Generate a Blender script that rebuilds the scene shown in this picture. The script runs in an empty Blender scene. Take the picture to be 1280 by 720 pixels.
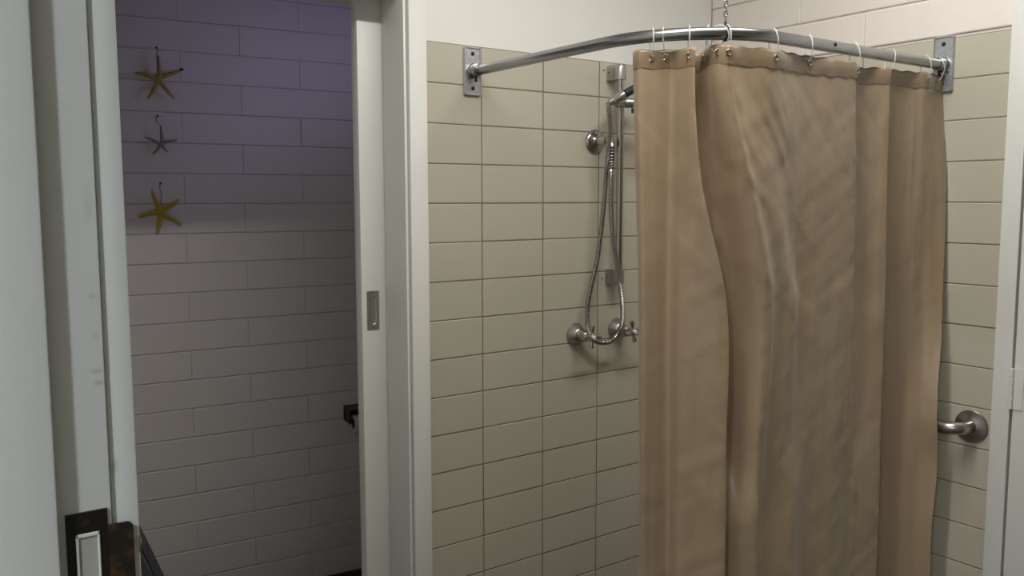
import bpy, bmesh, math, random
from mathutils import Vector, Matrix, noise
random.seed(7)
PI = math.pi
H = 1.5                       # eye height above the floor
CEIL = 2.5
YB = 1.8977                   # face of the tiled wall with the shower
XC = 2.13222                  # face of the tiled wall with the grab rail
S = bpy.context.scene
COL = S.collection

# ------------------------------------------------------------------ materials
def mat(name, color, rough=.5, metal=0., bump=0., bscale=60., var=0., vscale=6., **kw):
    m = bpy.data.materials.new(name); m.use_nodes = True
    nt = m.node_tree; N = nt.nodes; L = nt.links
    b = N['Principled BSDF']
    b.inputs['Base Color'].default_value = (*color, 1)
    b.inputs['Roughness'].default_value = rough
    b.inputs['Metallic'].default_value = metal
    for k, v in kw.items():
        b.inputs[k].default_value = v
    tc = N.new('ShaderNodeTexCoord')
    if bump:
        n = N.new('ShaderNodeTexNoise'); n.inputs['Scale'].default_value = bscale; n.inputs['Detail'].default_value = 4
        bp = N.new('ShaderNodeBump'); bp.inputs['Strength'].default_value = bump; bp.inputs['Distance'].default_value = .002
        L.new(tc.outputs['Object'], n.inputs['Vector']); L.new(n.outputs['Fac'], bp.inputs['Height'])
        L.new(bp.outputs['Normal'], b.inputs['Normal'])
    if var:
        n = N.new('ShaderNodeTexNoise'); n.inputs['Scale'].default_value = vscale; n.inputs['Detail'].default_value = 3
        mx = N.new('ShaderNodeMix'); mx.data_type = 'RGBA'
        mx.inputs['A'].default_value = (*[c * (1 - var) for c in color], 1)
        mx.inputs['B'].default_value = (*[min(1, c * (1 + var)) for c in color], 1)
        L.new(tc.outputs['Object'], n.inputs['Vector']); L.new(n.outputs['Fac'], mx.inputs['Factor'])
        L.new(mx.outputs['Result'], b.inputs['Base Color'])
    return m

M = dict(
    plaster=mat('painted_plaster', (.78, .78, .75), .6, bump=.15, bscale=90, var=.02),
    trim=mat('gloss_trim_paint', (.72, .73, .70), .38, bump=.08, bscale=40, var=.02),
    block=mat('painted_block', (.78, .72, .68), .6, bump=.5, bscale=45, var=.03, vscale=9),
    toilet_block=mat('painted_toilet_block', (.82, .78, .77), .5, bump=.5, bscale=40, var=.03, vscale=5),
    joint=mat('painted_joint', (.62, .57, .54), .7, bump=.4, bscale=60),
    toilet_joint=mat('painted_toilet_joint', (.72, .68, .67), .6, bump=.3, bscale=60),
    tile=mat('beige_tile', (.495, .47, .385), .32, bump=.12, bscale=30, var=.05, vscale=4),
    grout=mat('brown_grout', (.19, .155, .10), .9, bump=.3, bscale=120),
    floor=mat('floor_vinyl', (.075, .062, .052), .6, bump=.2, bscale=200, var=.1, vscale=40),
    ceil=mat('ceiling_paint', (.75, .74, .71), .8),
    dark_skirt=mat('brown_vinyl_skirting', (.055, .04, .034), .5, var=.1),
    chrome=mat('chrome', (.47, .46, .45), .2, 1.),
    cast=mat('satin_bracket', (.40, .39, .38), .34, .85),
    brass=mat('dull_brass', (.40, .34, .24), .3, 1.),
    flatbronze=mat('dark_strike_metal', (.022, .018, .016), .42, .5, bump=.15, bscale=50),
    steel=mat('brushed_steel', (.40, .385, .37), .3, 1., bump=.1, bscale=150),
    rail=mat('worn_chrome_rail', (.36, .365, .37), .26, 1., bump=.06, bscale=30, var=.12, vscale=14),
    galv=mat('galvanised_plate', (.52, .54, .57), .38, .85, bump=.35, bscale=160, var=.3, vscale=110),
    pull=mat('satin_pull', (.40, .40, .38), .35, .9),
    black=mat('black_rubber', (.02, .02, .02), .5),
    dark=mat('dark_hole', (.015, .013, .012), .8),
    bronze=mat('tarnished_bronze', (.030, .024, .020), .40, .5, bump=.15, bscale=50),
    strike_hole=mat('painted_mortice', (.42, .42, .38), .6, bump=.3, bscale=60),
    wood=mat('bare_wood', (.35, .27, .13), .7, bump=.4, bscale=80, var=.3, vscale=60),
    chip=mat('yellowed_paint', (.64, .62, .50), .5, var=.08, vscale=60),
    yellow=mat('yellow_starfish', (.55, .40, .035), .7, bump=.8, bscale=260, var=.25, vscale=60),
    ochre=mat('ochre_starfish', (.44, .35, .10), .75, bump=.8, bscale=260, var=.25, vscale=60),
    pale=mat('grey_starfish', (.30, .26, .25), .8, bump=.8, bscale=260, var=.35, vscale=60),
    wire=mat('dark_wire', (.06, .04, .03), .5, .6),
    ceramic=mat('white_ceramic', (.75, .75, .73), .12),
    seat=mat('dark_grey_seat', (.055, .055, .068), .4),
    paper=mat('toilet_paper', (.78, .76, .73), .9, bump=.3, bscale=200),
    card=mat('cardboard', (.22, .16, .10), .9),
    blackplastic=mat('black_plastic', (.025, .023, .022), .35),
)
# rust-coloured wear patch on the strike plate
def wear(m):
    nt = m.node_tree; N = nt.nodes; L = nt.links; b = N['Principled BSDF']
    tc = N.new('ShaderNodeTexCoord'); n = N.new('ShaderNodeTexNoise'); n.inputs['Scale'].default_value = 60
    r = N.new('ShaderNodeValToRGB'); r.color_ramp.elements[0].position = .45; r.color_ramp.elements[1].position = .62
    r.color_ramp.elements[0].color = (.030, .024, .020, 1); r.color_ramp.elements[1].color = (.16, .075, .028, 1)
    L.new(tc.outputs['Object'], n.inputs['Vector']); L.new(n.outputs['Fac'], r.inputs['Fac']); L.new(r.outputs['Color'], b.inputs['Base Color'])
wear(M['bronze'])
# smudges of dirt on the near jamb
def smudge(m, spots, tint):
    nt = m.node_tree; N = nt.nodes; L = nt.links; b = N['Principled BSDF']
    tc = N.new('ShaderNodeTexCoord'); base = None
    nz = N.new('ShaderNodeTexNoise'); nz.inputs['Scale'].default_value = 55; nz.inputs['Detail'].default_value = 3
    L.new(tc.outputs['Object'], nz.inputs['Vector'])
    src = b.inputs['Base Color'].links[0].from_socket
    for (x, z, rx, rz, k) in spots:
        mp = N.new('ShaderNodeMapping'); mp.inputs['Scale'].default_value = (1 / rx, 0, 1 / rz)
        mp.inputs['Location'].default_value = (-x / rx, 0, -z / rz)
        L.new(tc.outputs['Object'], mp.inputs['Vector'])
        ln = N.new('ShaderNodeVectorMath'); ln.operation = 'LENGTH'; L.new(mp.outputs['Vector'], ln.inputs[0])
        ad = N.new('ShaderNodeMath'); ad.operation = 'ADD'; L.new(ln.outputs['Value'], ad.inputs[0])
        s2 = N.new('ShaderNodeMath'); s2.operation = 'MULTIPLY'; s2.inputs[1].default_value = 1.2
        L.new(nz.outputs['Fac'], s2.inputs[0]); L.new(s2.outputs[0], ad.inputs[1])
        mr = N.new('ShaderNodeMapRange'); mr.inputs['From Min'].default_value = .7; mr.inputs['From Max'].default_value = 1.6
        mr.inputs['To Min'].default_value = k; mr.inputs['To Max'].default_value = 0
        L.new(ad.outputs[0], mr.inputs['Value'])
        mx = N.new('ShaderNodeMix'); mx.data_type = 'RGBA'; mx.inputs['B'].default_value = (*tint, 1)
        L.new(mr.outputs['Result'], mx.inputs['Factor']); L.new(src, mx.inputs['A']); src = mx.outputs['Result']
    L.new(src, b.inputs['Base Color'])
M['near_trim'] = mat('near_jamb_paint', (.68, .70, .70), .42, bump=.1, bscale=50, var=.015)
smudge(M['near_trim'], [(.0985, H - .005, .004, .012, .25), (.0985, H - .055, .004, .0025, .3), (.099, H - .078, .003, .004, .2),
                        (.0985, H - .099, .005, .002, .4), (.0995, H - .106, .004, .002, .5), (.1060, H - .158, .003, .006, .45)], (.36, .33, .25))

def fabric(name, base, trans, alpha_t=.0):
    m = bpy.data.materials.new(name); m.use_nodes = True
    nt = m.node_tree; N = nt.nodes; L = nt.links; b = N['Principled BSDF']; out = N['Material Output']
    tc = N.new('ShaderNodeTexCoord')
    n = N.new('ShaderNodeTexNoise'); n.inputs['Scale'].default_value = 7; n.inputs['Detail'].default_value = 5
    mp = N.new('ShaderNodeMapping'); mp.inputs['Scale'].default_value = (1, 1, .45)
    L.new(tc.outputs['Object'], mp.inputs['Vector']); L.new(mp.outputs['Vector'], n.inputs['Vector'])
    mx = N.new('ShaderNodeMix'); mx.data_type = 'RGBA'
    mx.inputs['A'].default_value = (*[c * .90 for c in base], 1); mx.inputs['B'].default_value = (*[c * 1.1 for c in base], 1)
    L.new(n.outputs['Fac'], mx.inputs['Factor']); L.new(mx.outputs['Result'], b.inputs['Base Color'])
    b.inputs['Roughness'].default_value = .30
    b.inputs['Sheen Weight'].default_value = .25; b.inputs['Sheen Roughness'].default_value = .4
    # woven threads and slight crumple
    w1 = N.new('ShaderNodeTexNoise'); w1.inputs['Scale'].default_value = 700
    w2 = N.new('ShaderNodeTexNoise'); w2.inputs['Scale'].default_value = 16; w2.inputs['Detail'].default_value = 5
    mp2 = N.new('ShaderNodeMapping'); mp2.inputs['Scale'].default_value = (1, 1, .5); mp2.inputs['Rotation'].default_value = (0, .35, 0)
    L.new(tc.outputs['Object'], mp2.inputs['Vector']); L.new(mp2.outputs['Vector'], w2.inputs['Vector'])
    L.new(tc.outputs['Object'], w1.inputs['Vector'])
    b1 = N.new('ShaderNodeBump'); b1.inputs['Strength'].default_value = .12; b1.inputs['Distance'].default_value = .0006
    b2 = N.new('ShaderNodeBump'); b2.inputs['Strength'].default_value = .55; b2.inputs['Distance'].default_value = .006
    L.new(w1.outputs['Fac'], b1.inputs['Height']); L.new(w2.outputs['Fac'], b2.inputs['Height'])
    L.new(b2.outputs['Normal'], b1.inputs['Normal']); L.new(b1.outputs['Normal'], b.inputs['Normal'])
    tr = N.new('ShaderNodeBsdfTranslucent'); L.new(mx.outputs['Result'], tr.inputs['Color']); L.new(b1.outputs['Normal'], tr.inputs['Normal'])
    ms = N.new('ShaderNodeMixShader'); ms.inputs[0].default_value = trans
    L.new(b.outputs[0], ms.inputs[1]); L.new(tr.outputs[0], ms.inputs[2]); L.new(ms.outputs[0], out.inputs['Surface'])
    return m
M['fabric'] = fabric('beige_satin', (.385, .287, .19), .12)
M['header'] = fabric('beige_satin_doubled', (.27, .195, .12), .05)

def clear(name, gl=.25, tint=(.93, .93, .91)):
    m = bpy.data.materials.new(name); m.use_nodes = True
    nt = m.node_tree; N = nt.nodes; L = nt.links; N.remove(N['Principled BSDF']); out = N['Material Output']
    t = N.new('ShaderNodeBsdfTransparent'); t.inputs['Color'].default_value = (*tint, 1)
    g = N.new('ShaderNodeBsdfGlossy'); g.inputs['Roughness'].default_value = .12
    f = N.new('ShaderNodeFresnel'); f.inputs['IOR'].default_value = 1.7
    a = N.new('ShaderNodeMath'); a.operation = 'ADD'; a.inputs[1].default_value = gl; a.use_clamp = True
    ms = N.new('ShaderNodeMixShader')
    L.new(f.outputs[0], a.inputs[0]); L.new(a.outputs[0], ms.inputs[0]); L.new(t.outputs[0], ms.inputs[1]); L.new(g.outputs[0], ms.inputs[2])
    L.new(ms.outputs[0], out.inputs['Surface'])
    return m
M['clear'] = mat('clear_plastic', (.72, .72, .70), .15)
M['clear'].node_tree.nodes['Principled BSDF'].inputs['Alpha'].default_value = .32
M['glass'] = clear('window_glass', .02)
def emis(name, col, st):
    m = bpy.data.materials.new(name); m.use_nodes = True
    b = m.node_tree.nodes['Principled BSDF']; b.inputs['Base Color'].default_value = (.8, .8, .8, 1)
    b.inputs['Emission Color'].default_value = (*col, 1); b.inputs['Emission Strength'].default_value = st
    return m
M['tube'] = emis('lit_diffuser', (1, .97, .90), 6)

# ------------------------------------------------------------------ helpers
def link(name, bm, m, parent=None, smooth=None):
    me = bpy.data.meshes.new(name)
    bmesh.ops.recalc_face_normals(bm, faces=bm.faces)
    bm.to_mesh(me); bm.free()
    for mm in (m if isinstance(m, (list, tuple)) else [m]): me.materials.append(mm)
    if smooth is not None:
        for p in me.polygons: p.use_smooth = True
        me.set_sharp_from_angle(angle=math.radians(smooth))
    o = bpy.data.objects.new(name, me); COL.objects.link(o)
    if parent:
        o.parent = parent
        o.matrix_parent_inverse = Matrix.Translation(-Vector(parent.location))
    return o

def empty(name, loc, label=None, cat=None, group=None, kind=None):
    o = bpy.data.objects.new(name, None); COL.objects.link(o); o.location = loc
    o.empty_display_size = .05
    tag(o, label, cat, group, kind); return o

def tag(o, label=None, cat=None, group=None, kind=None):
    if label: o['label'] = label
    if cat: o['category'] = cat
    if group: o['group'] = group
    if kind: o['kind'] = kind
    return o

def box(bm, x0, x1, y0, y1, z0, z1, bev=0., seg=2, mi=0):
    vs = [bm.verts.new((x, y, z)) for x in (x0, x1) for y in (y0, y1) for z in (z0, z1)]
    q = [(0, 1, 3, 2), (4, 6, 7, 5), (0, 4, 5, 1), (2, 3, 7, 6), (0, 2, 6, 4), (1, 5, 7, 3)]
    fs = [bm.faces.new([vs[i] for i in f]) for f in q]
    for f in fs: f.material_index = mi
    if bev:
        es = list({e for f in fs for e in f.edges})
        bmesh.ops.bevel(bm, geom=es, offset=bev, segments=seg, affect='EDGES', profile=.5)

def sbox(name, b, m, parent=None, bev=0., smooth=None):
    bm = bmesh.new(); box(bm, *b, bev=bev); return link(name, bm, m, parent, smooth if smooth else (35 if bev else None))

def frame_for(t):
    t = t.normalized(); a = Vector((0, 0, 1)) if abs(t.z) < .9 else Vector((1, 0, 0))
    u = t.cross(a).normalized(); return u, t.cross(u).normalized()

def catmull(P, n=8, closed=False):
    P = [Vector(p) for p in P]; out = []; N = len(P)
    rng = N if closed else N - 1
    for i in range(rng):
        g = (lambda k: P[k % N]) if closed else (lambda k: P[min(max(k, 0), N - 1)])
        a, b, c, d = g(i - 1), g(i), g(i + 1), g(i + 2)
        for j in range(n):
            t = j / n
            out.append(.5 * ((2 * b) + (c - a) * t + (2 * a - 5 * b + 4 * c - d) * t * t + (3 * b - a - 3 * c + d) * t ** 3))
    if not closed: out.append(P[-1])
    return out

def resample(P, step):
    L = [0]
    for a, b in zip(P, P[1:]): L.append(L[-1] + (b - a).length)
    n = max(2, int(L[-1] / step)); out = []; k = 0
    for i in range(n + 1):
        s = L[-1] * i / n
        while k < len(P) - 2 and L[k + 1] < s: k += 1
        t = (s - L[k]) / max(1e-9, L[k + 1] - L[k]); out.append(P[k].lerp(P[k + 1], t))
    return out

def tube(bm, P, r, seg=12, closed=False, caps=True):
    P = [Vector(p) for p in P]; n = len(P)
    rad = r if callable(r) else (lambda i: r)
    T = []
    for i in range(n):
        a = P[(i - 1) % n] if closed or i > 0 else P[i]
        b = P[(i + 1) % n] if closed or i < n - 1 else P[i]
        T.append((b - a).normalized())
    u, v = frame_for(T[0]); rings = []
    for i in range(n):
        u = (u - T[i] * u.dot(T[i])).normalized(); v = T[i].cross(u)
        rr = rad(i)
        rings.append([bm.verts.new(P[i] + (u * math.cos(2 * PI * k / seg) + v * math.sin(2 * PI * k / seg)) * rr) for k in range(seg)])
    for i in range(n if closed else n - 1):
        A, B = rings[i], rings[(i + 1) % n]
        off = 0
        if closed and i == n - 1:
            off = min(range(seg), key=lambda o: (A[0].co - B[o].co).length)
        for k in range(seg):
            bm.faces.new((A[k], A[(k + 1) % seg], B[(k + 1 + off) % seg], B[(k + off) % seg]))
    if caps and not closed:
        bm.faces.new(rings[0][::-1]); bm.faces.new(rings[-1])

def lathe(bm, prof, org, axis, seg=32, ellipse=1.):
    """profile of (radius, distance along the axis)"""
    org = Vector(org); ax = Vector(axis).normalized(); u, v = frame_for(ax); rings = []
    for r, h in prof:
        rings.append([bm.verts.new(org + ax * h + (u * math.cos(2 * PI * k / seg) + v * math.sin(2 * PI * k / seg) * ellipse) * max(r, 1e-5)) for k in range(seg)])
    for A, B in zip(rings, rings[1:]):
        for k in range(seg): bm.faces.new((A[k], A[(k + 1) % seg], B[(k + 1) % seg], B[k]))
    bm.faces.new(rings[0][::-1]); bm.faces.new(rings[-1])

def ball(bm, c, r, sc=(1, 1, 1)):
    bmesh.ops.create_uvsphere(bm, u_segments=20, v_segments=12, radius=r, matrix=Matrix.Translation(c) @ Matrix.Diagonal((*sc, 1)))

def prism(bm, pts, off):
    a = [bm.verts.new(p) for p in pts]; b = [bm.verts.new(Vector(p) + Vector(off)) for p in pts]
    n = len(pts); bm.faces.new(a); bm.faces.new(b[::-1])
    for i in range(n): bm.faces.new((a[i], b[i], b[(i + 1) % n], a[(i + 1) % n]))

def panels(bm, P, rects, gap, depth, jit=0., chamf=.0015, gu=None, cu_=None):
    """raised rectangles (tiles, blocks) on a wall: P(u, z, out) gives the point"""
    for u0, u1, z0, z1 in rects:
        g = gap / 2; h = g if gu is None else gu / 2; cc = h + (chamf if cu_ is None else cu_); cz = g + chamf
        a = [(u0 + h, z0 + g), (u1 - h, z0 + g), (u1 - h, z1 - g), (u0 + h, z1 - g)]
        i = [(u0 + cc, z0 + cz), (u1 - cc, z0 + cz), (u1 - cc, z1 - cz), (u0 + cc, z1 - cz)]
        j = random.uniform(-jit, jit)
        tl = [random.uniform(-jit, jit) * .5 for _ in range(4)]
        lo = [bm.verts.new(P(x, z, -depth)) for x, z in a]
        md = [bm.verts.new(P(x, z, -chamf * .6 + j)) for x, z in a]
        hi = [bm.verts.new(P(x, z, j + t)) for (x, z), t in zip(i, tl)]
        for A, B in ((lo, md), (md, hi)):
            for k in range(4): bm.faces.new((A[k], A[(k + 1) % 4], B[(k + 1) % 4], B[k]))
        bm.faces.new(hi)

# ------------------------------------------------------------------ room shell
XR = 1.0465          # right reveal of the toilet doorway
XL = .2265           # its left reveal
HEAD = H + .497
def struct(o, label=None): o['kind'] = 'structure'; return o

struct(sbox('floor', (-1.5, 2.45, -1.3, 3.5, -.08, 0), M['floor']))
struct(sbox('ceiling', (-1.5, 2.45, -1.3, 3.5, CEIL, CEIL + .08), M['ceil']))

# wall with the shower on it; a real cavity holds the sliding door
bm = bmesh.new()
box(bm, -1.4, XL - .012, YB, 2.12, 0, CEIL)
box(bm, XL, XR, YB, 1.995, HEAD, CEIL)
box(bm, XL, XR, 2.046, 2.12, HEAD, CEIL)
box(bm, XR + .006, XC, YB + .0012, 1.995, 0, CEIL)
box(bm, XR + .006, XC, 2.046, 2.12, 0, CEIL)
box(bm, 1.95, XC, 1.995, 2.046, 0, CEIL)
wb = struct(link('wall_back', bm, M['plaster']))
TOP = H + .3859; TH = .0989
bm = bmesh.new(); rects = []
cols = [1.1063, 1.27369] + [1.27369 + .2 * k for k in range(1, 5)] + [XC]
z = TOP; rows = []
while z > 0.004:
    rows.append((max(z - TH, 0), z)); z -= TH
for z0, z1 in rows:
    for a, b in zip(cols, cols[1:]): rects.append((a, b, z0, z1))
panels(bm, lambda u, z, o: (u, YB - o, z), rects, .0023, .0012, .0003)
tB = link('tiling', bm, M['tile'], wb)
sb = sbox('grout', (1.1063, XC, YB + .0007, YB + .0011, 0, TOP), M['grout'], wb)

# block wall behind the curtain, tiled up to 1.89 m
bm = bmesh.new()
box(bm, XC + .004, XC + .2, -1.2, 3.3, 0, CEIL)
wr = struct(link('wall_right', bm, M['joint']))
bm = bmesh.new(); rects = []
z = H + .392; k = 0
while z < CEIL:
    z1 = min(z + .0945, CEIL); off = 1.374 if k % 2 == 0 else 1.575
    ys = [-1.2] + [off + .4 * j for j in range(-7, 3) if -1.1 < off + .4 * j < YB - .05] + [YB]
    for a, b in zip(ys, ys[1:]): rects.append((a, b, z, z1))
    z = z1; k += 1
panels(bm, lambda u, z, o: (XC - o, u, z), rects, .0038, .0045, .0010, .0030, .0012, .0025)
link('painted_blockwork', bm, M['block'], wr)
bm = bmesh.new(); rects = []
ys = [.9953, 1.174, 1.374, 1.574, 1.774, YB]
for z0, z1 in rows:
    for a, b in zip(ys, ys[1:]): rects.append((a, b, z0, z1))
panels(bm, lambda u, z, o: (XC - o, u, z), rects, .0023, .0014, .0003)
link('tiling', bm, M['tile'], wr)
sbox('grout', (XC + .0008, XC + .003, .9953, YB, 0, TOP), M['grout'], wr)
sbox('plaster_face', (XC + .0005, XC + .004, -1.2, .10, 0, H + .392), M['plaster'], wr)

# wall with the doorway the view comes through
bm = bmesh.new()
box(bm, .0, .108, .57, YB, 0, CEIL)
box(bm, .0, .108, -1.2, -.29, 0, CEIL)
box(bm, .0, .108, -.29, .57, H + .56, CEIL)
struct(link('wall_left', bm, M['plaster']))
struct(sbox('wall_front', (-1.4, XC, -1.3, -1.2, 0, CEIL), M['tile']))
struct(sbox('wall_hall', (-1.5, -1.4, -1.3, 2.12, 0, CEIL), M['plaster']))

# toilet room: blockwork, slightly out of square
DY = lambda x: 3.11969 - .09636 * x
bm = bmesh.new()
prism(bm, [(-.6, DY(-.6) + .005, 0), (2.4, DY(2.4) + .005, 0), (2.4, 3.5, 0), (-.6, 3.5, 0)], (0, 0, CEIL))
wd = struct(link('wall_toilet', bm, M['toilet_joint']))
bm = bmesh.new(); rects = []
T0 = H + .688
for r in range(-4, 23):
    z1 = min(T0 - r * .1, CEIL); z0 = T0 - (r + 1) * .1
    if z1 <= 0 or z0 >= CEIL: continue
    z0 = max(z0, 0)
    off = .842 if r % 2 == 0 else 1.038
    us = [-.6] + [off + .4 * j for j in range(-4, 4) if -.55 < off + .4 * j < 1.95] + [2.0]
    for a, b in zip(us, us[1:]): rects.append((a, b, z0, z1))
nrm = Vector((.09636, 1, 0)).normalized()
def PD(u, z, o):
    w = .0008 * math.sin(u * 9 + z * 31)
    return (u - nrm.x * (o + w * .5), DY(u) - nrm.y * (o + w * .5), z)
panels(bm, PD, rects, .0016, .003, .0010, .0030, .0005, .0009)
link('painted_blockwork', bm, M['toilet_block'], wd)
struct(sbox('wall_toilet_left', (-.0, .1, 2.12, 3.2, 0, CEIL), M['toilet_block']))
bm = bmesh.new()
wx0, wx1 = 1.95, 2.05
box(bm, wx0, wx1, 2.12, 2.3, 0, CEIL); box(bm, wx0, wx1, 2.85, 3.05, 0, CEIL)
box(bm, wx0, wx1, 2.3, 2.85, 0, 1.75); box(bm, wx0, wx1, 2.3, 2.85, 2.25, CEIL)
struct(link('wall_toilet_right', bm, M['toilet_block']))
w = empty('window_1', (2.0, 2.575, 1.75), kind='structure')
bm = bmesh.new()
for b in ((1.98, 2.02, 2.3, 2.33, 1.75, 2.25), (1.98, 2.02, 2.82, 2.85, 1.75, 2.25), (1.98, 2.02, 2.33, 2.82, 1.75, 1.78), (1.98, 2.02, 2.33, 2.82, 2.22, 2.25)): box(bm, *b)
link('window_frame', bm, M['trim'], w)
sbox('window_pane', (1.998, 2.002, 2.33, 2.82, 1.78, 2.22), M['glass'], w)
bm = bmesh.new()
prism(bm, [(.1, DY(.1) - .012, 0), (1.95, DY(1.95) - .012, 0), (1.95, DY(1.95) - .001, 0), (.1, DY(.1) - .001, 0)], (0, 0, .089))
struct(link('baseboard_toilet', bm, M['dark_skirt']))

# ------------------------------------------------------------------ door_1: the frame right beside the eye
d1 = empty('door_1', (.09, .56, 0), kind='structure')
JY = .55
def zbox(name, x0, x1, y0, y1, m=M['near_trim'], z0=0, z1=H + .545, bev=.0012, parent=d1): return sbox(name, (x0, x1, y0, y1, z0, z1), m, parent, bev)
zbox('jamb', .0, .1030, JY, JY + .019)
zbox('door_stop', .0, .0728, JY - .0125, JY + .002, bev=.0022)
zbox('architrave', .1034, .1188, JY + .0035, JY + .060, bev=.0014)
zbox('jamb', .0, .1030, -.289, -.27)
zbox('door_stop', .0, .0728, -.272, -.2575, bev=.0022)
zbox('architrave', .1080, .1188, -.335, -.2735)
sbox('head_jamb', (.0, .103, -.27, JY, H + .527, H + .545), M['near_trim'], d1, .001)
sbox('architrave', (.108, .1188, -.2735, JY + .0035, H + .53, H + .59), M['near_trim'], d1, .001)
# strike plate with its lip curling round the jamb
sp_y = JY
zt = H - .1810
bm = bmesh.new()
def plate(x0, x1, z0, z1, y0, y1): box(bm, x0, x1, y0, y1, z0, z1)
fx0, fx1, hx0, hx1, hz0, hz1 = .0778, .1003, .0826, .0956, H - .226, H - .1935
zb = H - .242
y0, y1 = sp_y - .0016, sp_y + .0004
plate(fx0, hx0, zb, zt, y0, y1); plate(hx1, fx1, zb, zt, y0, y1)
plate(hx0, hx1, hz1, zt, y0, y1); plate(hx0, hx1, zb, hz0, y0, y1)
pl = link('strike_plate', bm, M['flatbronze'], d1)
# lip outline with rounded corners, bent slightly back
bm = bmesh.new()
lx0, lx1, lz1, lz0 = .1003, .1142, H - .1915, H - .2335
out = [(lx0, lz0), (lx0, lz1)]
rr = .0035
for k in range(7):
    a = PI / 2 - k * PI / 12; out.append((lx1 - rr + rr * math.cos(a), lz1 - rr + rr * math.sin(a)))
for k in range(7):
    a = -k * PI / 12; out.append((lx1 - rr + rr * math.cos(a), lz0 + rr + rr * math.sin(a)))
prism(bm, [(x, y0 - (.0005 if x > .104 else 0), zz) for x, zz in out], (0, .0018, 0))
link('lip', bm, M['bronze'], pl)
bm = bmesh.new()
box(bm, hx0, hx1, sp_y - .0010, sp_y + .0006, hz0, hz1)
ob = link('latch_recess', bm, M['strike_hole'], pl)
bm = bmesh.new()
# turned edge of the latch opening
for b in ((hx0, hx0 + .0016, hz0, hz1), (hx1 - .0012, hx1, hz0, hz1), (hx0, hx1, hz0, hz0 + .0016), (hx0, hx1, hz1 - .0022, hz1)):
    box(bm, b[0], b[1], sp_y - .0026, sp_y - .0006, b[2], b[3], bev=.0004, seg=1)
link('latch_rim', bm, M['trim'], pl)
for zz in (H - .1872, H - .2360):
    bm = bmesh.new(); lathe(bm, [(.0021, 0), (.0021, .0006), (.0012, .0007)], (.0885, sp_y - .0014, zz), (0, -1, 0), 16)
    link('screw', bm, M['dark'], pl, 40)
# chipped paint and bare wood on the outer corner of the architrave
bm = bmesh.new()
prism(bm, [(.1186, JY + .0033, H - .2035), (.1190, JY + .0033, H - .2032), (.1190, JY + .0033, H - .2145), (.1180, JY + .0033, H - .2140)], (0, .008, 0))
link('bare_wood_chip', bm, M['wood'], d1)
bm = bmesh.new()
ball(bm, (.1172, JY + .0036, H - .207), .0026, (1, .08, 1.5))
link('yellowed_paint_patch', bm, M['chip'], d1, 40)

# ------------------------------------------------------------------ door_2: sliding door in its cavity
d2 = empty('door_2', (.64, 1.95, 0), kind='structure')
bm = bmesh.new(); box(bm, .9800, 1.80, 2.006, 2.0395, .012, HEAD - .004, bev=.0015)
panel = link('door_panel', bm, M['trim'], d2, 35)
# architraves, split jambs
def arch(x0, x1, z0, z1): return sbox('architrave', (x0, x1, YB - .0012, YB + .0008, z0, z1), M['trim'], d2)
sbox('jamb', (XR, XR + .006, YB - .005, 2.0025, 0, HEAD), M['trim'], d2, .001)
sbox('jamb', (XR, XR + .006, 2.043, 2.125, 0, HEAD), M['trim'], d2, .001)
sbox('jamb', (XL - .012, XL, YB - .005, 2.125, 0, HEAD), M['trim'], d2, .001)
sbox('head_jamb', (XL, XR, YB - .005, 2.0, HEAD - .004, HEAD + .004), M['trim'], d2, .001)
sbox('architrave', (XR + .0105, 1.1058, YB - .0135, YB + .002, 0, CEIL - .001), M['plaster'], d2, .0015)
sbox('architrave', (.15, XL - .018, YB - .0135, YB - .0002, 0, HEAD + .04), M['plaster'], d2, .0015)
# flush pull
px0, px1, pz0, pz1 = .9935, 1.0272, H - .3295, H - .2300
fy = 2.006
fp = empty('flush_pull', ((px0 + px1) / 2, fy, pz0)); fp.parent = d2; fp.matrix_parent_inverse = Matrix.Translation(-Vector(d2.location))
def sub(name, bm, m, sm=None):
    o = link(name, bm, m, None, sm); o.parent = fp
    o.matrix_parent_inverse = Matrix.Translation(-Vector(fp.location)); return o
bm = bmesh.new()
cx = (px0 + px1) / 2; w2 = .0095; cz0, cz1 = pz0 + .013, pz1 - .013
def stad(w, za, zb_, n=10):
    P = [(cx + w * math.cos(PI * k / n), zb_ - w + w * math.sin(PI * k / n)) for k in range(n + 1)]
    P += [(cx + w * math.cos(PI + PI * k / n), za + w + w * math.sin(PI + PI * k / n)) for k in range(n + 1)]
    return P
inner = stad(w2, cz0, cz1); n = len(inner)
def outer(x, zz):
    dx, dz = x - cx, zz - (pz0 + pz1) / 2
    s = min((px1 - cx) / max(abs(dx), 1e-6), ((pz1 - pz0) / 2) / max(abs(dz), 1e-6)); return (cx + dx * s, (pz0 + pz1) / 2 + dz * s)
rings = [[(*outer(*p), .0) for p in inner], [(*outer(*p), -.0018) for p in inner], [(p[0], p[1], -.0020) for p in inner], [(p[0], p[1], -.0004) for p in stad(w2 * .72, cz0 + .003, cz1 - .003)], [(cx, (cz0 + cz1) / 2, -.0002)] * 1]
vr = [[bm.verts.new((x, fy + y, zz)) for x, zz, y in r] for r in rings]
for A, B in zip(vr[:3], vr[1:4]):
    for k in range(n): bm.faces.new((A[k], A[(k + 1) % n], B[(k + 1) % n], B[k]))
for k in range(n): bm.faces.new((vr[3][k], vr[3][(k + 1) % n], vr[4][0]))
sub('pull_plate', bm, M['pull'], 25)
for zz in (pz0 + .0055, pz1 - .0055):
    bm = bmesh.new(); lathe(bm, [(.0018, 0), (.0018, .0005)], (cx, fy - .0018, zz), (0, -1, 0), 14); sub('screw', bm, M['dark'])

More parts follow.
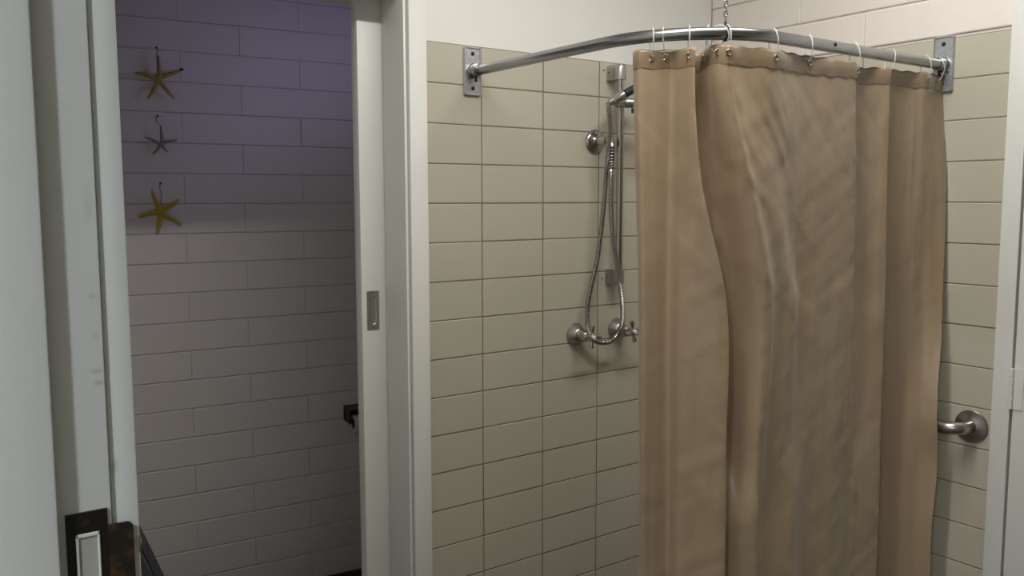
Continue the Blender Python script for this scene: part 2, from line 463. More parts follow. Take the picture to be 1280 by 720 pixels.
# ------------------------------------------------------------------ door_3: painted door in the grab rail wall
d3 = empty('door_3', (XC, .55, 0), kind='structure')
sbox('architrave', (XC - .013, XC + .004, .9535, .9953, 0, CEIL - .001), M['trim'], d3, .002)
sbox('door_panel', (XC - .012, XC + .003, .13, .9485, .01, H + .53), M['trim'], d3, .003)
sbox('architrave', (XC - .013, XC + .004, .13, .9535, H + .535, H + .58), M['trim'], d3, .002)
sbox('architrave', (XC - .013, XC + .004, .085, .127, 0, H + .535), M['trim'], d3, .002)
for hz in (H - .488, H + .25, .2):
    bm = bmesh.new(); kx = XC - .0175; ky = .9505
    for j in range(5):
        lathe(bm, [(.0040, 0), (.0047, .0006), (.0047, .0180), (.0040, .0186)], (kx, ky, hz + .0192 * j), (0, 0, 1), 14)
    box(bm, XC - .0145, XC - .0115, .925, .949, hz, hz + .0955)
    link('hinge', bm, M['trim'], d3, 30)
# ------------------------------------------------------------------ ceiling batten (the room's lamp)
LX, LY = 1.15, 1.03
lamp = empty('ceiling_light', (LX, LY, CEIL - .07), 'white fluorescent batten fixed to the ceiling above the shower', 'light')
sbox('housing', (LX - .62, LX + .62, LY - .045, LY + .045, CEIL - .03, CEIL), M['trim'], lamp, .003)
sbox('diffuser', (LX - .60, LX + .60, LY - .04, LY + .04, CEIL - .065, CEIL - .032), M['tube'], lamp, .006)

# ------------------------------------------------------------------ curtain rail
RZ = H + .323; RR = .0125
L1, BR, L3 = .498, .245, .637
L2 = BR * PI / 2; LT = L1 + L2 + L3
def rail(s):
    if s < L1: return Vector((1.25, 1.898 - s, 0)), Vector((0, -1, 0))
    if s < L1 + L2:
        a = (s - L1) / BR
        return Vector((1.495 - BR * math.cos(a), 1.40 - BR * math.sin(a), 0)), Vector((math.sin(a), -math.cos(a), 0))
    return Vector((1.495 + s - L1 - L2, 1.155, 0)), Vector((1, 0, 0))
def outward(s):
    p, t = rail(s); return Vector((t.y, -t.x, 0)) if True else None
cr = empty('curtain_rail', (1.25, 1.155, RZ), 'bent chrome shower curtain rail running between two wall plates', 'rail')
bm = bmesh.new()
P = [rail(.006 + (LT - .012) * i / 110)[0] + Vector((0, 0, RZ)) for i in range(111)]
tube(bm, P, RR, 20); link('rail_tube', bm, M['rail'], cr, 50)
p, t = rail(1.058); o = -t.cross(Vector((0, 0, 1)))
o = Vector((t.y, -t.x, 0))
bm = bmesh.new(); lathe(bm, [(.0042, 0), (.0042, .0018)], p + Vector((0, 0, RZ + .002)) + o * (RR - .0008), o, 14); link('set_screw', bm, M['dark'], cr)
def flange(org, ux, out, w, z0, z1, zc):
    """raised rim plate: org on wall, ux horizontal along wall, out away from wall"""
    ux = Vector(ux); out = Vector(out); o0 = Vector(org)
    hw, hh = w / 2, (z1 - z0) / 2; cz = (z0 + z1) / 2
    def rr(hw, hh, r, d, n=4):
        P = []
        for sx, sz, a0 in ((1, 1, 0), (-1, 1, PI / 2), (-1, -1, PI), (1, -1, 3 * PI / 2)):
            for k in range(n + 1):
                a = a0 + k * PI / 2 / n
                P.append(o0 + ux * (sx * (hw - r) + r * math.cos(a)) + Vector((0, 0, cz - o0.z + sz * (hh - r) + r * math.sin(a))) + out * d)
        return P
    bm = bmesh.new(); R = [[bm.verts.new(q) for q in rr(*a)] for a in
        ((hw, hh, .006, 0), (hw, hh, .006, .006), (hw - .0012, hh - .0012, .005, .0078), (hw - .004, hh - .004, .004, .0078), (hw - .0052, hh - .0052, .003, .0052))]
    for A, B in zip(R, R[1:]):
        n = len(A)
        for k in range(n): bm.faces.new((A[k], A[(k + 1) % n], B[(k + 1) % n], B[k]))
    bm.faces.new(R[-1]); bm.faces.new(R[0][::-1])
    f = link('wall_plate', bm, M['galv'], cr, 35)
    for sz in (-1, 1):
        bm = bmesh.new(); lathe(bm, [(.0052, 0), (.0052, .0006), (.0032, .0008), (.003, .0004)], o0 + Vector((0, 0, cz - o0.z + sz * hh * .71)) + out * .0052, out, 16)
        link('screw', bm, M['dark'] if sz else M['dark'], f)
    bm = bmesh.new()
    c = o0 + Vector((0, 0, zc - o0.z))
    lathe(bm, [(.0185, .005), (.0185, .011), (.0165, .013), (.0165, .026), (.0155, .030), (.0130, .031)], c, out, 28)
    box(bm, *sorted((c.x - ux.x * .016 - out.x * 0, c.x + ux.x * .016 + out.x * .012 + abs(ux.y) * 0.0001)), *sorted((c.y - abs(ux.y) * .016, c.y + abs(ux.y) * .016 + out.y * .012)), zc - .017, zc - .010)
    link('socket', bm, M['rail'], f, 35)
    bm = bmesh.new()
    lathe(bm, [(.003, 0), (.003, .010), (.0045, .0102), (.0045, .013)], c + out * .020 + Vector((0, 0, -.015)), (0, 0, -1), 10)
    link('grub_screw', bm, M['dark'], f, 35)
flange((1.244, YB - .0004, RZ), (1, 0, 0), (0, -1, 0), .052, H + .262, H + .383, RZ)
flange((XC - .0004, 1.155, RZ), (0, 1, 0), (-1, 0, 0), .052, H + .258, H + .392, RZ)

# chain holding the rail up from the ceiling
p, t = rail(.756); cp = p.copy()
ch = empty('support_chain', (cp.x, cp.y, CEIL), 'thin metal chain hanging from the ceiling to the curtain rail', 'chain')
bm = bmesh.new()
n = 28
P = [cp + Vector((0, 0, RZ)) + (Vector((t.y, -t.x, 0)) * math.cos(2 * PI * k / n) + Vector((0, 0, 1)) * math.sin(2 * PI * k / n)) * (RR + .0016) for k in range(n)]
tube(bm, P, .0016, 8, closed=True); tube(bm, [q + t * .004 for q in P], .0016, 8, closed=True)
lathe(bm, [(.0028, 0), (.0028, .010), (.0016, .012)], cp + Vector((0, 0, RZ + RR)), (0, 0, 1), 10)
link('rail_clip', bm, M['wire'], ch, 50)
lb = bmesh.new(); lk = 24
LH, LW = .0062, .0034
P = []
for k in range(lk):
    a = 2 * PI * k / lk; P.append((LW * math.cos(a), 0, (LH - LW) * (1 if math.sin(a) > .01 else (-1 if math.sin(a) < -.01 else 0)) + LW * math.sin(a)))
tube(lb, P, .0011, 7, closed=True)
z = RZ + RR + .012 + LH - .0022
first = link('chain_link', lb, M['steel'], None, 60)
first.parent = ch
pitch = 2 * LH - .0028; k = 0
while z < CEIL - .008:
    o = first if k == 0 else first.copy()
    if k: COL.objects.link(o); o.parent = ch
    o.location = Vector((cp.x, cp.y, z)) - ch.location
    o.rotation_euler = (0, random.uniform(-.06, .06), (PI / 4 + .35) + (PI / 2) * (k % 2))
    z += pitch; k += 1
bm = bmesh.new(); lathe(bm, [(.012, 0), (.012, .003), (.003, .005), (.003, .012)], (cp.x, cp.y, CEIL), (0, 0, -1), 20); link('ceiling_hook', bm, M['steel'], ch, 40)

# ------------------------------------------------------------------ curtain
# plan of the folds at four heights: distance along the rail, distance outward (mm)
S0 = [.574,.592,.617,.649,.671,.687,.696,.695,.693,.705,.724,.737,.754,.767,.805,.866,.956,1.052,1.131,1.149,1.167,1.223,1.267,1.287,1.346,1.394,1.419,1.479,1.534]
D0 = [4,12,-2,-22,0,18,24,8,-26,-46,-38,-2,14,12,2,8,0,8,14,0,-8,2,13,-6,-4,4,12,1,2]
S1 = [.592,.606,.624,.649,.681,.720,.760,.758,.769,.788,.820,.840,.859,.893,.935,.983,1.033,1.081,1.149,1.173,1.204,1.241,1.270,1.287,1.346,1.398,1.440,1.462,1.485]
D1 = [4,14,-4,-24,2,16,28,8,-30,-56,-46,0,16,6,12,-4,6,12,14,0,-4,10,20,-8,-10,4,14,26,42]
S2 = [.601,.611,.627,.656,.681,.723,.766,.764,.769,.790,.815,.842,.855,.878,.917,.964,1.024,1.095,1.170,1.198,1.223,1.261,1.280,1.296,1.346,1.385,1.415,1.424,1.430]
D2 = [4,12,-4,-26,2,14,30,8,-12,-20,-8,16,2,-8,-3,11,-2,14,6,8,12,22,20,-10,-12,4,30,52,72]
def mixl(A, B, t, over={}): return [a + (b - a) * over.get(i, t) for i, (a, b) in enumerate(zip(A, B))]
ED = {5: .22, 6: .24, 7: .24, 8: .24, 9: .35, 10: .4}
SM, DM = mixl(S0, S1, .5, ED), mixl(D0, D1, .5)
SN, DN = mixl(S1, S2, .5, {26: 1, 27: 1, 28: 1}), mixl(D1, D2, .5, {7: 0, 8: 0, 9: 0, 10: 0, 11: .2, 26: 1, 27: 1, 28: 1})
LEV = [(H + .26, S0, D0), (H + .03, SM, DM), (H - .22, S1, D1), (H - .52, SN, DN), (H - .64, mixl(S1, S2, .8), D2), (H - .82, S2, D2), (.13, [s + .004 * math.sin(i) for i, s in enumerate(S2)], [d * 1.05 for d in D2])]
ZTOP = H + .287; ZBOT = .13
GAP = [(.574, .0155), (.66, .015), (.698, .0205), (.73, .011), (.766, .011), (.772, .014), (.855, .0145), (1.01, .0165), (1.125, .0145), (1.158, .0235), (1.27, .0165), (1.287, .016), (1.405, .0155), (1.538, .013)]
def lin(T, x):
    if x <= T[0][0]: return T[0][1]
    for (a, b), (c, d) in zip(T, T[1:]):
        if x <= c: return b + (d - b) * (x - a) / (c - a)
    return T[-1][1]
def cr1(a, b, c, d, t): return .5 * ((2 * b) + (c - a) * t + (2 * a - 5 * b + 4 * c - d) * t * t + (3 * b - a - 3 * c + d) * t ** 3)
NU = 14
def prof(z):
    """fold plan at height z as (s, d) control lists"""
    if z >= LEV[0][0]: return S0, D0
    n = len(LEV)
    for i in range(n - 1):
        za, zb_ = LEV[i][0], LEV[i + 1][0]
        if z >= zb_:
            h = za - zb_; t = (za - z) / h; out = []
            for c in (1, 2):
                L = []
                for k in range(len(S0)):
                    p1, p2 = LEV[i][c][k], LEV[i + 1][c][k]
                    def slope(q):
                        if q <= 0 or q >= n - 1: return 0
                        return (LEV[q + 1][c][k] - LEV[q - 1][c][k]) / (LEV[q - 1][0] - LEV[q + 1][0])
                    m1, m2 = slope(i) * h, slope(i + 1) * h
                    L.append((2 * t ** 3 - 3 * t * t + 1) * p1 + (t ** 3 - 2 * t * t + t) * m1 + (3 * t * t - 2 * t ** 3) * p2 + (t ** 3 - t * t) * m2)
                out.append(L)
            return out
    return LEV[-1][1], LEV[-1][2]
def curtain_row(z):
    s, d = prof(z); n = len(s); out = []
    for i in range(n - 1):
        for j in range(NU):
            t = j / NU; g = lambda L, k: L[min(max(k, 0), n - 1)]
            out.append((cr1(g(s, i - 1), g(s, i), g(s, i + 1), g(s, i + 2), t), cr1(g(d, i - 1), g(d, i), g(d, i + 1), g(d, i + 2), t)))
    out.append((s[-1], d[-1])); return out
def place(s, d, z, off=0.):
    p, tt = rail(min(s, LT + .05)); o = Vector((tt.y, -tt.x, 0))
    # crumples in the cloth
    w = 0
    if z < H + .24:
        q = Vector((s * 9 + z * 2.2, z * 3.0, 1.3)); w += noise.noise(q) * .0024
        q = Vector((s * 26 - z * 9, z * 7, 4.1)); w += noise.noise(q) * .0012
        q = Vector((s * 16 + z * 15, z * 5, 9.7)); w += max(0, noise.noise(q) - .2) * .0035
        w += noise.noise(Vector((s * 34, z * .9, 7.7))) * .0030 + noise.noise(Vector((s * 75, z * 1.6, 2.2))) * .0013
        w += noise.noise(Vector((s * 48 + z * 30, z * 14, 5.5))) * .0016 * max(0, 1 - (H + .24 - z) / .35)
        w += noise.noise(Vector((s * 22 - z * 34, z * 9, 3.5))) * .0010
        w *= min(1, (H + .24 - z) / .06)
    v = p + o * (d * .001 + w + off); v.z = z
    return v
cu = empty('shower_curtain', (1.5, 1.155, ZBOT), 'beige satin shower curtain hanging in folds from the bent rail', 'curtain')
def top_z(s): return RZ - RR - lin(GAP, s) + .0015 * math.sin(s * 130)
NV = 220
zs = [0] * (NV + 1)
bm = bmesh.new(); grid = []
for v in range(NV + 1):
    f = v / NV; zr = ZTOP + (ZBOT - ZTOP) * f
    row = []
    for s, d in curtain_row(zr):
        dz = (top_z(s) - ZTOP) * max(0, 1 - f * 6)
        q = place(s, d, zr); q.z += dz; row.append(bm.verts.new(q))
    grid.append(row)
for A, B in zip(grid, grid[1:]):
    for k in range(len(A) - 1): bm.faces.new((A[k], A[k + 1], B[k + 1], B[k]))
link('curtain_cloth', bm, M['fabric'], cu, 180)
# doubled header band, wrapped round the top edge
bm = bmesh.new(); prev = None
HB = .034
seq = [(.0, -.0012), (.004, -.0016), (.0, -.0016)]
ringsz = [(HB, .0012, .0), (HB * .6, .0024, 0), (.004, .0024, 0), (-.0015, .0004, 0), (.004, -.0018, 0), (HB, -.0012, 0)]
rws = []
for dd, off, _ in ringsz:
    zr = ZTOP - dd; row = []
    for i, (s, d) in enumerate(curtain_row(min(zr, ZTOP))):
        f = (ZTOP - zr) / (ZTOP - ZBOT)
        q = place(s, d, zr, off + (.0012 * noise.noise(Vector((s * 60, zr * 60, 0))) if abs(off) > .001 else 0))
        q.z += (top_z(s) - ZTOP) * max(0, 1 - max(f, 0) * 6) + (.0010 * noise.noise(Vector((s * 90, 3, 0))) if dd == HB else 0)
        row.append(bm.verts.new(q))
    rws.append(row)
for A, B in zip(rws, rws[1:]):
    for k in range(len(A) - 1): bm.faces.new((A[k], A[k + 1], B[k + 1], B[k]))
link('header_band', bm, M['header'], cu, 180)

# twelve clear rings, each through an eyelet of the header
RS = [.612, .635, .685, .722, .741, .757, .865, .982, 1.141, 1.294, 1.43, 1.492]
row0 = curtain_row(ZTOP - .015)
def surf(s, front=True):
    best = min(row0, key=lambda q: abs(q[0] - s) + (0 if q[1] > -6 else .01)); return best
ey = bmesh.new(); 
for k in range(1): pass
NM = ['first clear plastic curtain ring from the left, above the curtain corner', 'second clear plastic curtain ring from the left', 'clear plastic curtain ring above the brass eyelet at the front fold',
      'clear plastic curtain ring above the eyelet in the dark recessed fold', 'clear plastic curtain ring just left of the chain', 'clear plastic curtain ring at the foot of the chain',
      'first clear plastic curtain ring right of the chain', 'second clear plastic curtain ring right of the chain', 'clear plastic curtain ring beside the curtain dip, third right of the chain',
      'fourth clear plastic curtain ring right of the chain', 'second clear plastic curtain ring from the right wall plate', 'clear plastic curtain ring nearest the right wall plate']
tilt = [.5, .1, .05, -.1, .75, .1, -.35, -.55, -.45, -.5, -.45, -.1]
for i, s in enumerate(RS):
    sc, dc = surf(s)
    p, tt = rail(s); o = Vector((tt.y, -tt.x, 0))
    eye = place(sc, dc, ZTOP - .014); eye.z = top_z(sc) - .014
    top = p + Vector((0, 0, RZ + RR + .0035))
    mid = (top + eye) / 2; a = (top - eye); hgt = a.length / 2
    up = a.normalized()
    side = (o * math.cos(tilt[i]) + tt * math.sin(tilt[i])); side = (side - up * side.dot(up)).normalized()
    # the ring clears the rail on both sides, closing at the eyelet
    P = []
    n = 36
    for k in range(n):
        th = 2 * PI * k / n; w = .0185 * (1 if math.sin(th) > 0 else (1 - .35 * abs(math.sin(th))))
        P.append(mid + up * (hgt * math.sin(th)) + side * (w * math.cos(th) / max(.6, math.cos(tilt[i]))))
    bm = bmesh.new(); tube(bm, P, .0016, 8, closed=True)
    o1 = link('curtain_ring', bm, M['clear'], None, 60); tag(o1, NM[i], 'curtain ring', 'clear rings on the curtain rail')
    # eyelet in the header
    _, t2 = rail(sc); nn = Vector((t2.y, -t2.x, 0))
    bm = bmesh.new(); c = eye + nn * .0030; u, v2 = t2, Vector((0, 0, 1))
    tube(bm, [c + (u * math.cos(2 * PI * k / 20) + v2 * math.sin(2 * PI * k / 20)) * .0052 for k in range(20)], .0014, 8, closed=True)
    link('eyelet', bm, M['brass'], cu, 60)

# ------------------------------------------------------------------ shower slide bar
BX, BY = 1.716, 1.856
sr = empty('shower_slide_bar', (BX, YB, H - .25), 'chrome vertical shower slide bar fixed to tiles left of the curtain', 'shower bar')
bm = bmesh.new(); tube(bm, [(BX, BY, H - .235), (BX, BY, H + .355)], .0102, 20); link('bar', bm, M['chrome'], sr, 50)
def bracket(zc, updown):
    bm = bmesh.new(); y_w = YB - .0005; hw = .0165; r = hw
    out = [(BX - hw, y_w), (BX + hw, y_w)]
    for k in range(13):
        a = -k * PI / 12; out.append((BX + hw * math.cos(a), BY + .002 + (hw) * math.sin(a)))
    hz = .022
    lo = [bm.verts.new((x, y, zc - hz * updown)) for x, y in out]
    mi = [bm.verts.new((x, y, zc + (hz - .010) * updown)) for x, y in out]
    cxy = Vector((BX, (y_w + BY) / 2))
    tops = []
    for f, h in ((.93, .006), (.75, .0012), (.45, 0)):
        tops.append([bm.verts.new((BX + (x - BX) * f, (y_w if abs(y - y_w) < 1e-5 else BY + (y - BY) * (f if y < BY + .003 else 1)), zc + (hz - h) * updown)) for x, y in out])
    R = [lo, mi] + tops
    for A, B in zip(R, R[1:]):
        n = len(A)
        for k in range(n): bm.faces.new((A[k], A[(k + 1) % n], B[(k + 1) % n], B[k]))
    bm.faces.new(lo[::-1]); bm.faces.new(R[-1])
    b = link('bracket', bm, M['cast'], sr, 30)
    sbox('cover_seam', (BX - hw - .0003, BX - hw + .0008, YB - .032, YB - .031, zc - hz * .9, zc + hz * .5) if updown > 0 else (BX - hw - .0003, BX - hw + .0008, YB - .032, YB - .031, zc - hz * .5, zc + hz * .9), M['dark'], b)
    bm = bmesh.new(); lathe(bm, [(.0020, 0), (.0020, .0006)], (BX - hw, YB - .010, zc), (-1, 0, 0), 12); link('screw', bm, M['dark'], b)
bracket(H + .355, 1); bracket(H - .223, -1)
for zz in (H + .3615, H - .2276):
    bm = bmesh.new(); lathe(bm, [(.0022, 0), (.0022, .0016)], (1.6895, YB, zz), (0, -1, 0), 12); link('screw_cap', bm, M['dark'], sr)
# slider clamp
bm = bmesh.new()
SZ = H + .270
lathe(bm, [(.0150, 0), (.0185, .003), (.0190, .014), (.0185, .025), (.0150, .028)], (BX, BY, SZ - .014), (0, 0, 1), 24)
lathe(bm, [(.0145, 0), (.0150, .006), (.0135, .022), (.0115, .034), (.006, .037)], (BX + .010, BY - .010, SZ), (.75, -.55, -.05), 24)
tube(bm, [(BX - .005, BY - .010, SZ), (BX - .040, BY - .036, SZ - .003), (BX - .066, BY - .050, SZ - .006)], lambda i: (.0135, .012, .0115)[i], 16)
link('slider', bm, M['cast'], sr, 40)
bm = bmesh.new(); lathe(bm, [(.004, 0), (.004, .012), (.003, .013)], (BX + .028, BY - .02, SZ - .016), (0, 0, -1), 12); link('slider_catch', bm, M['black'], sr, 40)

# hand shower in the slider
hs = empty('hand_shower', (1.624, 1.80, H + .262), 'hand shower with black grip held in the slide bar clamp', 'shower head')
A = Vector((1.620, 1.797, H + .258)); Dr = Vector((.052, -.052, .040)).normalized()
bm = bmesh.new()
lathe(bm, [(.0085, 0), (.0105, .002), (.0108, .016), (.0092, .018), (.0095, .020), (.0125, .030), (.0130, .046), (.0120, .048)], A, Dr, 24)
link('collar', bm, M['cast'], hs, 35)
B1 = A + Dr * .046; E1 = B1 + Dr * .075 + Vector((.0, 0, -.004)); E2 = E1 + Vector((.035, -.028, .004))
bm = bmesh.new(); tube(bm, catmull([B1, B1 + Dr * .04, E1, E2], 6), .0112, 20); link('grip', bm, M['black'], hs, 50)
bm = bmesh.new(); lathe(bm, [(.012, -.022), (.024, -.016), (.034, -.004), (.036, .006), (.033, .010), (.0, .011)], E2 + Vector((.018, -.014, -.004)), Vector((.35, -.35, -.85)), 28); link('spray_head', bm, M['chrome'], hs, 40)

# wall outlet and its elbow
ou = empty('shower_outlet', (1.6594, YB, H + .162), 'round chrome wall outlet feeding the shower hose, upper left of bar', 'shower outlet')
bm = bmesh.new(); OC = Vector((1.6560, YB, H + .162))
lathe(bm, [(.0325, .0004), (.0335, .003), (.0320, .007), (.0270, .010), (.0180, .013), (.0150, .016), (.0150, .019)], OC, (0, -1, 0), 36)
link('rose', bm, M['chrome'], ou, 40)
bm = bmesh.new()
lathe(bm, [(.0125, .014), (.0130, .018), (.0130, .040), (.0105, .046), (.0105, .056), (.0120, .058), (.0120, .068), (.0085, .071)], OC, (0, -1, 0), 24)
el = OC + Vector((.0, -.060, 0))
tube(bm, [el, el + Vector((.0, -.008, -.006)), el + Vector((.001, -.012, -.018))], .0085, 16)
link('elbow', bm, M['chrome'], ou, 40)

# hose
HP = [(1.656, 1.8257, .146), (1.655, 1.823, .128), (1.650, 1.82, .096), (1.641, 1.81, .052), (1.638, 1.805, -.028), (1.640, 1.80, -.101), (1.653, 1.80, -.156), (1.666, 1.80, -.224),
      (1.687, 1.81, -.286), (1.704, 1.825, -.34), (1.703, 1.84, -.380), (1.673, 1.845, -.404), (1.638, 1.862, -.402), (1.612, 1.864, -.376), (1.602, 1.860, -.335), (1.601, 1.857, -.291),
      (1.611, 1.857, -.248), (1.628, 1.853, -.18), (1.638, 1.85, -.113), (1.648, 1.847, -.024), (1.652, 1.842, .064), (1.640, 1.822, .13), (1.631, 1.805, .194), (1.620, 1.797, .232), (1.6175, 1.797, .250), (1.6195, 1.797, .2585)]
path = resample(catmull([(x, y, z + H) for x, y, z in HP], 10), .0013)
bm = bmesh.new(); tube(bm, path, lambda i: .0076 if (i % 4) < 2 else .0060, 12)
ho = empty('shower_hose', (1.60, 1.85, H - .404), 'ribbed chrome shower hose looping down behind the left tap', 'hose')
link('hose_tube', bm, M['steel'], ho, 30)
bm = bmesh.new(); sp = path[2:52]; tube(bm, sp, .0080, 12); link('spring_sleeve', bm, M['black'], ho, 60)
bm = bmesh.new(); hx = []
for i in range(len(sp) - 1):
    tt = (sp[i + 1] - sp[i]).normalized(); u, v2 = frame_for(tt)
    for j in range(4):
        a = (i + j / 4) * 2 * PI / 6.5; c = sp[i].lerp(sp[i + 1], j / 4); hx.append(c + (u * math.cos(a) + v2 * math.sin(a)) * .0086)
tube(bm, hx, .0013, 6); link('spring_coil', bm, M['chrome'], ho, 60)

# taps
def tap(x, z, label, rot, depth=.074):
    t0 = empty('shower_tap', (x, YB, z), label, 'tap', 'cross-handle shower taps')
    bm = bmesh.new()
    lathe(bm, [(.0300, .0004), (.0315, .002), (.0305, .006), (.0255, .016), (.0205, .024), (.0185, .027), (.0165, .028)], (x, YB, z), (0, -1, 0), 36)
    link('rose', bm, M['steel'], t0, 30)
    bm = bmesh.new()
    lathe(bm, [(.0165, .020), (.0165, .030), (.0145, .033), (.0120, .042), (.0115, .050), (.0080, .053), (.0070, .056), (.0070, depth - .006)], (x, YB, z), (0, -1, 0), 12)
    link('body', bm, M['steel'], t0, 30)
    bm = bmesh.new(); c = Vector((x, YB - depth, z))
    lathe(bm, [(.0070, -.008), (.0095, -.004), (.0102, .003), (.0086, .0075), (.0070, .0095)], c, (0, -1, 0), 20)
    for k in range(4):
        a = rot + k * PI / 2; d = Vector((math.cos(a), 0, math.sin(a)))
        lathe(bm, [(.0050, .004), (.0042, .010), (.0052, .018), (.0068, .027), (.0066, .0300), (.0045, .0315)], c, d, 14)
    h = link('cross_handle', bm, M['chrome'], t0, 35)
    bm = bmesh.new(); lathe(bm, [(.0062, .0090), (.0062, .0108), (.005, .0114)], c, (0, -1, 0), 18); link('cap', bm, M['ceramic'], h, 40)
tap(1.5880, H - .3800, 'left chrome cross-handle shower tap with hose passing behind it', PI / 2 - .06)
tap(1.7440, H - .3780, 'right chrome cross-handle shower tap beside the curtain edge', PI / 2 + .20)

# ------------------------------------------------------------------ grab rail
g0 = Vector((XC, 1.0445, H - .5518))
gr = empty('grab_rail', g0, 'stainless steel grab rail emerging behind the curtain on right tiled wall', 'grab rail')
bm = bmesh.new()
P = catmull([g0 + Vector((-.002, 0, 0)), g0 + Vector((-.030, 0, 0)), g0 + Vector((-.046, .006, 0)), g0 + Vector((-.058, .024, 0)), g0 + Vector((-.060, .052, -.001)), g0 + Vector((-.060, .12, -.002))], 6)
P += [g0 + Vector((-.060, .30, -.004)), g0 + Vector((-.060, .60, -.006)), g0 + Vector((-.060, .66, -.006))] + catmull([g0 + Vector((-.060, .70, -.006)), g0 + Vector((-.054, .728, -.006)), g0 + Vector((-.040, .742, -.006)), g0 + Vector((-.002, .742, -.006))], 6)
tube(bm, P, .0155, 24); link('rail_tube', bm, M['steel'], gr, 50)
for dy in (0, .742):
    bm = bmesh.new(); lathe(bm, [(.0405, .0004), (.0405, .003), (.0385, .0055), (.0200, .0085), (.0175, .010)], g0 + Vector((0, dy, -.006 if dy else 0)), (-1, 0, 0), 40); link('wall_flange', bm, M['steel'], gr, 35)

# ------------------------------------------------------------------ starfish on the toilet wall
ax = Vector((1, -.09636, 0)).normalized(); az = Vector((0, 0, 1)); an = Vector((-.09636, -1, 0)).normalized()
def starfish(x, z, arms, m, w, name_label, wire, dark_tips=()):
    c = Vector((x, DY(x), z + H)) + an * .010
    root = empty('starfish', c, name_label, 'starfish', 'dried starfish hung on the toilet wall')
    bm = bmesh.new()
    # one surface: five tapering ridged arms meeting in the disc
    angs = sorted([(math.atan2(b, a), math.hypot(a, b)) for a, b in arms]); n = len(angs)
    half = []
    for i, (a, L) in enumerate(angs):
        nb = angs[(i + 1) % n][0]; nb = nb if nb > a else nb + 2 * PI
        half.append((a, L, (a + nb) / 2))
    ctr_t = bm.verts.new(c + an * (w * .95)); ctr_b = bm.verts.new(c - an * .003)
    ridges = []; out = []
    NS = 12
    for a, L, mid in half:
        d = ax * math.cos(a) + az * math.sin(a); nn2 = -ax * math.sin(a) + az * math.cos(a)
        top = []; Ls = []; Rs = []
        for k in range(NS + 1):
            f = k / NS; r = L * (.13 + .87 * f)
            ww = w * (1.0 - .62 * f) * (1 if k < NS else .35); bend = an * (.003 * math.sin(f * 3))
            wob = nn2 * (.0018 * math.sin(f * 4 + a * 3))
            top.append(bm.verts.new(c + d * r + wob + bend + an * (w * .85 * (1 - .55 * f) * (1 if k < NS else .4))))
            Ls.append([bm.verts.new(c + d * r + wob + bend + nn2 * ww * .72 + an * (w * .40 * (1 - .5 * f))), bm.verts.new(c + d * r + wob + bend + nn2 * ww)])
            Rs.append([bm.verts.new(c + d * r + wob + bend - nn2 * ww * .72 + an * (w * .40 * (1 - .5 * f))), bm.verts.new(c + d * r + wob + bend - nn2 * ww)])
        for k in range(NS):
            bm.faces.new((top[k], top[k + 1], Ls[k + 1][0], Ls[k][0])); bm.faces.new((Ls[k][0], Ls[k + 1][0], Ls[k + 1][1], Ls[k][1]))
            bm.faces.new((top[k + 1], top[k], Rs[k][0], Rs[k + 1][0])); bm.faces.new((Rs[k + 1][0], Rs[k][0], Rs[k][1], Rs[k + 1][1]))
            bm.faces.new((Ls[k][1], Ls[k + 1][1], Rs[k + 1][1], Rs[k][1]))
        bm.faces.new((top[-1], Rs[-1][0], Rs[-1][1], Ls[-1][1], Ls[-1][0]))
        ridges.append((top[0], Ls[0], Rs[0]))
    for i in range(n):
        t1, Lh, _ = ridges[i]; t2_, _, Rh = ridges[(i + 1) % n]
        bm.faces.new((ctr_t, t1, Lh[0])); bm.faces.new((ctr_t, Lh[0], Rh[0])); bm.faces.new((ctr_t, Rh[0], t2_))
        bm.faces.new((Lh[0], Lh[1], Rh[1], Rh[0])); bm.faces.new((ctr_b, Lh[1], Rh[1]))
        bm.faces.new((ctr_b, ridges[i][2][1], Lh[1]))
    b = link('starfish_body', bm, m, root, 75)
    # wire and nail
    bm = bmesh.new()
    P = [Vector((wx, DY(wx), wz + H)) + an * dn for wx, wz, dn in wire]
    tube(bm, catmull(P, 6), .0011, 7); link('hanging_wire', bm, M['wire'], root, 60)
    bm = bmesh.new(); q = P[0]
    lathe(bm, [(.0016, 0), (.0016, .010), (.0036, .0102), (.0036, .012)], q - an * (wire[0][2] + .002), an, 12); link('nail', bm, M['wire'], root, 50)
    for k in dark_tips:
        a, b2 = arms[k]; L = math.hypot(a, b2); d = (ax * a + az * b2) / L
        bm = bmesh.new(); ball(bm, c + d * (L * .97) + an * .0035, .0045, (1.4, .7, .9)); link('dark_tip', bm, M['dark'], root, 60)
starfish(.7745, .3931, [(.003, .0744), (.0735, .0359), (.0445, -.0644), (-.0369, -.0688), (-.0744, .0153)], M['ochre'], .0088,
         'ochre starfish, topmost of the three hanging on the toilet wall', [(.7712, .4925, .008), (.774, .480, .010), (.770, .468, .012), (.7697, .4541, .018), (.771, .435, .019), (.773, .415, .018)], (1,))
starfish(.7736, .1839, [(.0023, .0572), (.0506, .0172), (.0188, -.0282), (-.0284, -.0345), (-.0507, .0191)], M['pale'], .0058,
         'small pale grey starfish hanging between the two larger ones', [(.7660, .2735, .008), (.7605, .262, .010), (.7660, .250, .012), (.7734, .241, .014), (.774, .232, .014)], ())
starfish(.7623, -.0388, [(-.0243, .0709), (.0594, .042), (.0637, -.046), (-.0104, -.0738), (-.0692, -.0124)], M['yellow'], .0098,
         'bright yellow starfish, lowest of the three on the toilet wall', [(.7661, .0558, .008), (.763, .040, .010), (.767, .020, .012), (.7640, .000, .016), (.7630, -.015, .018)], ())

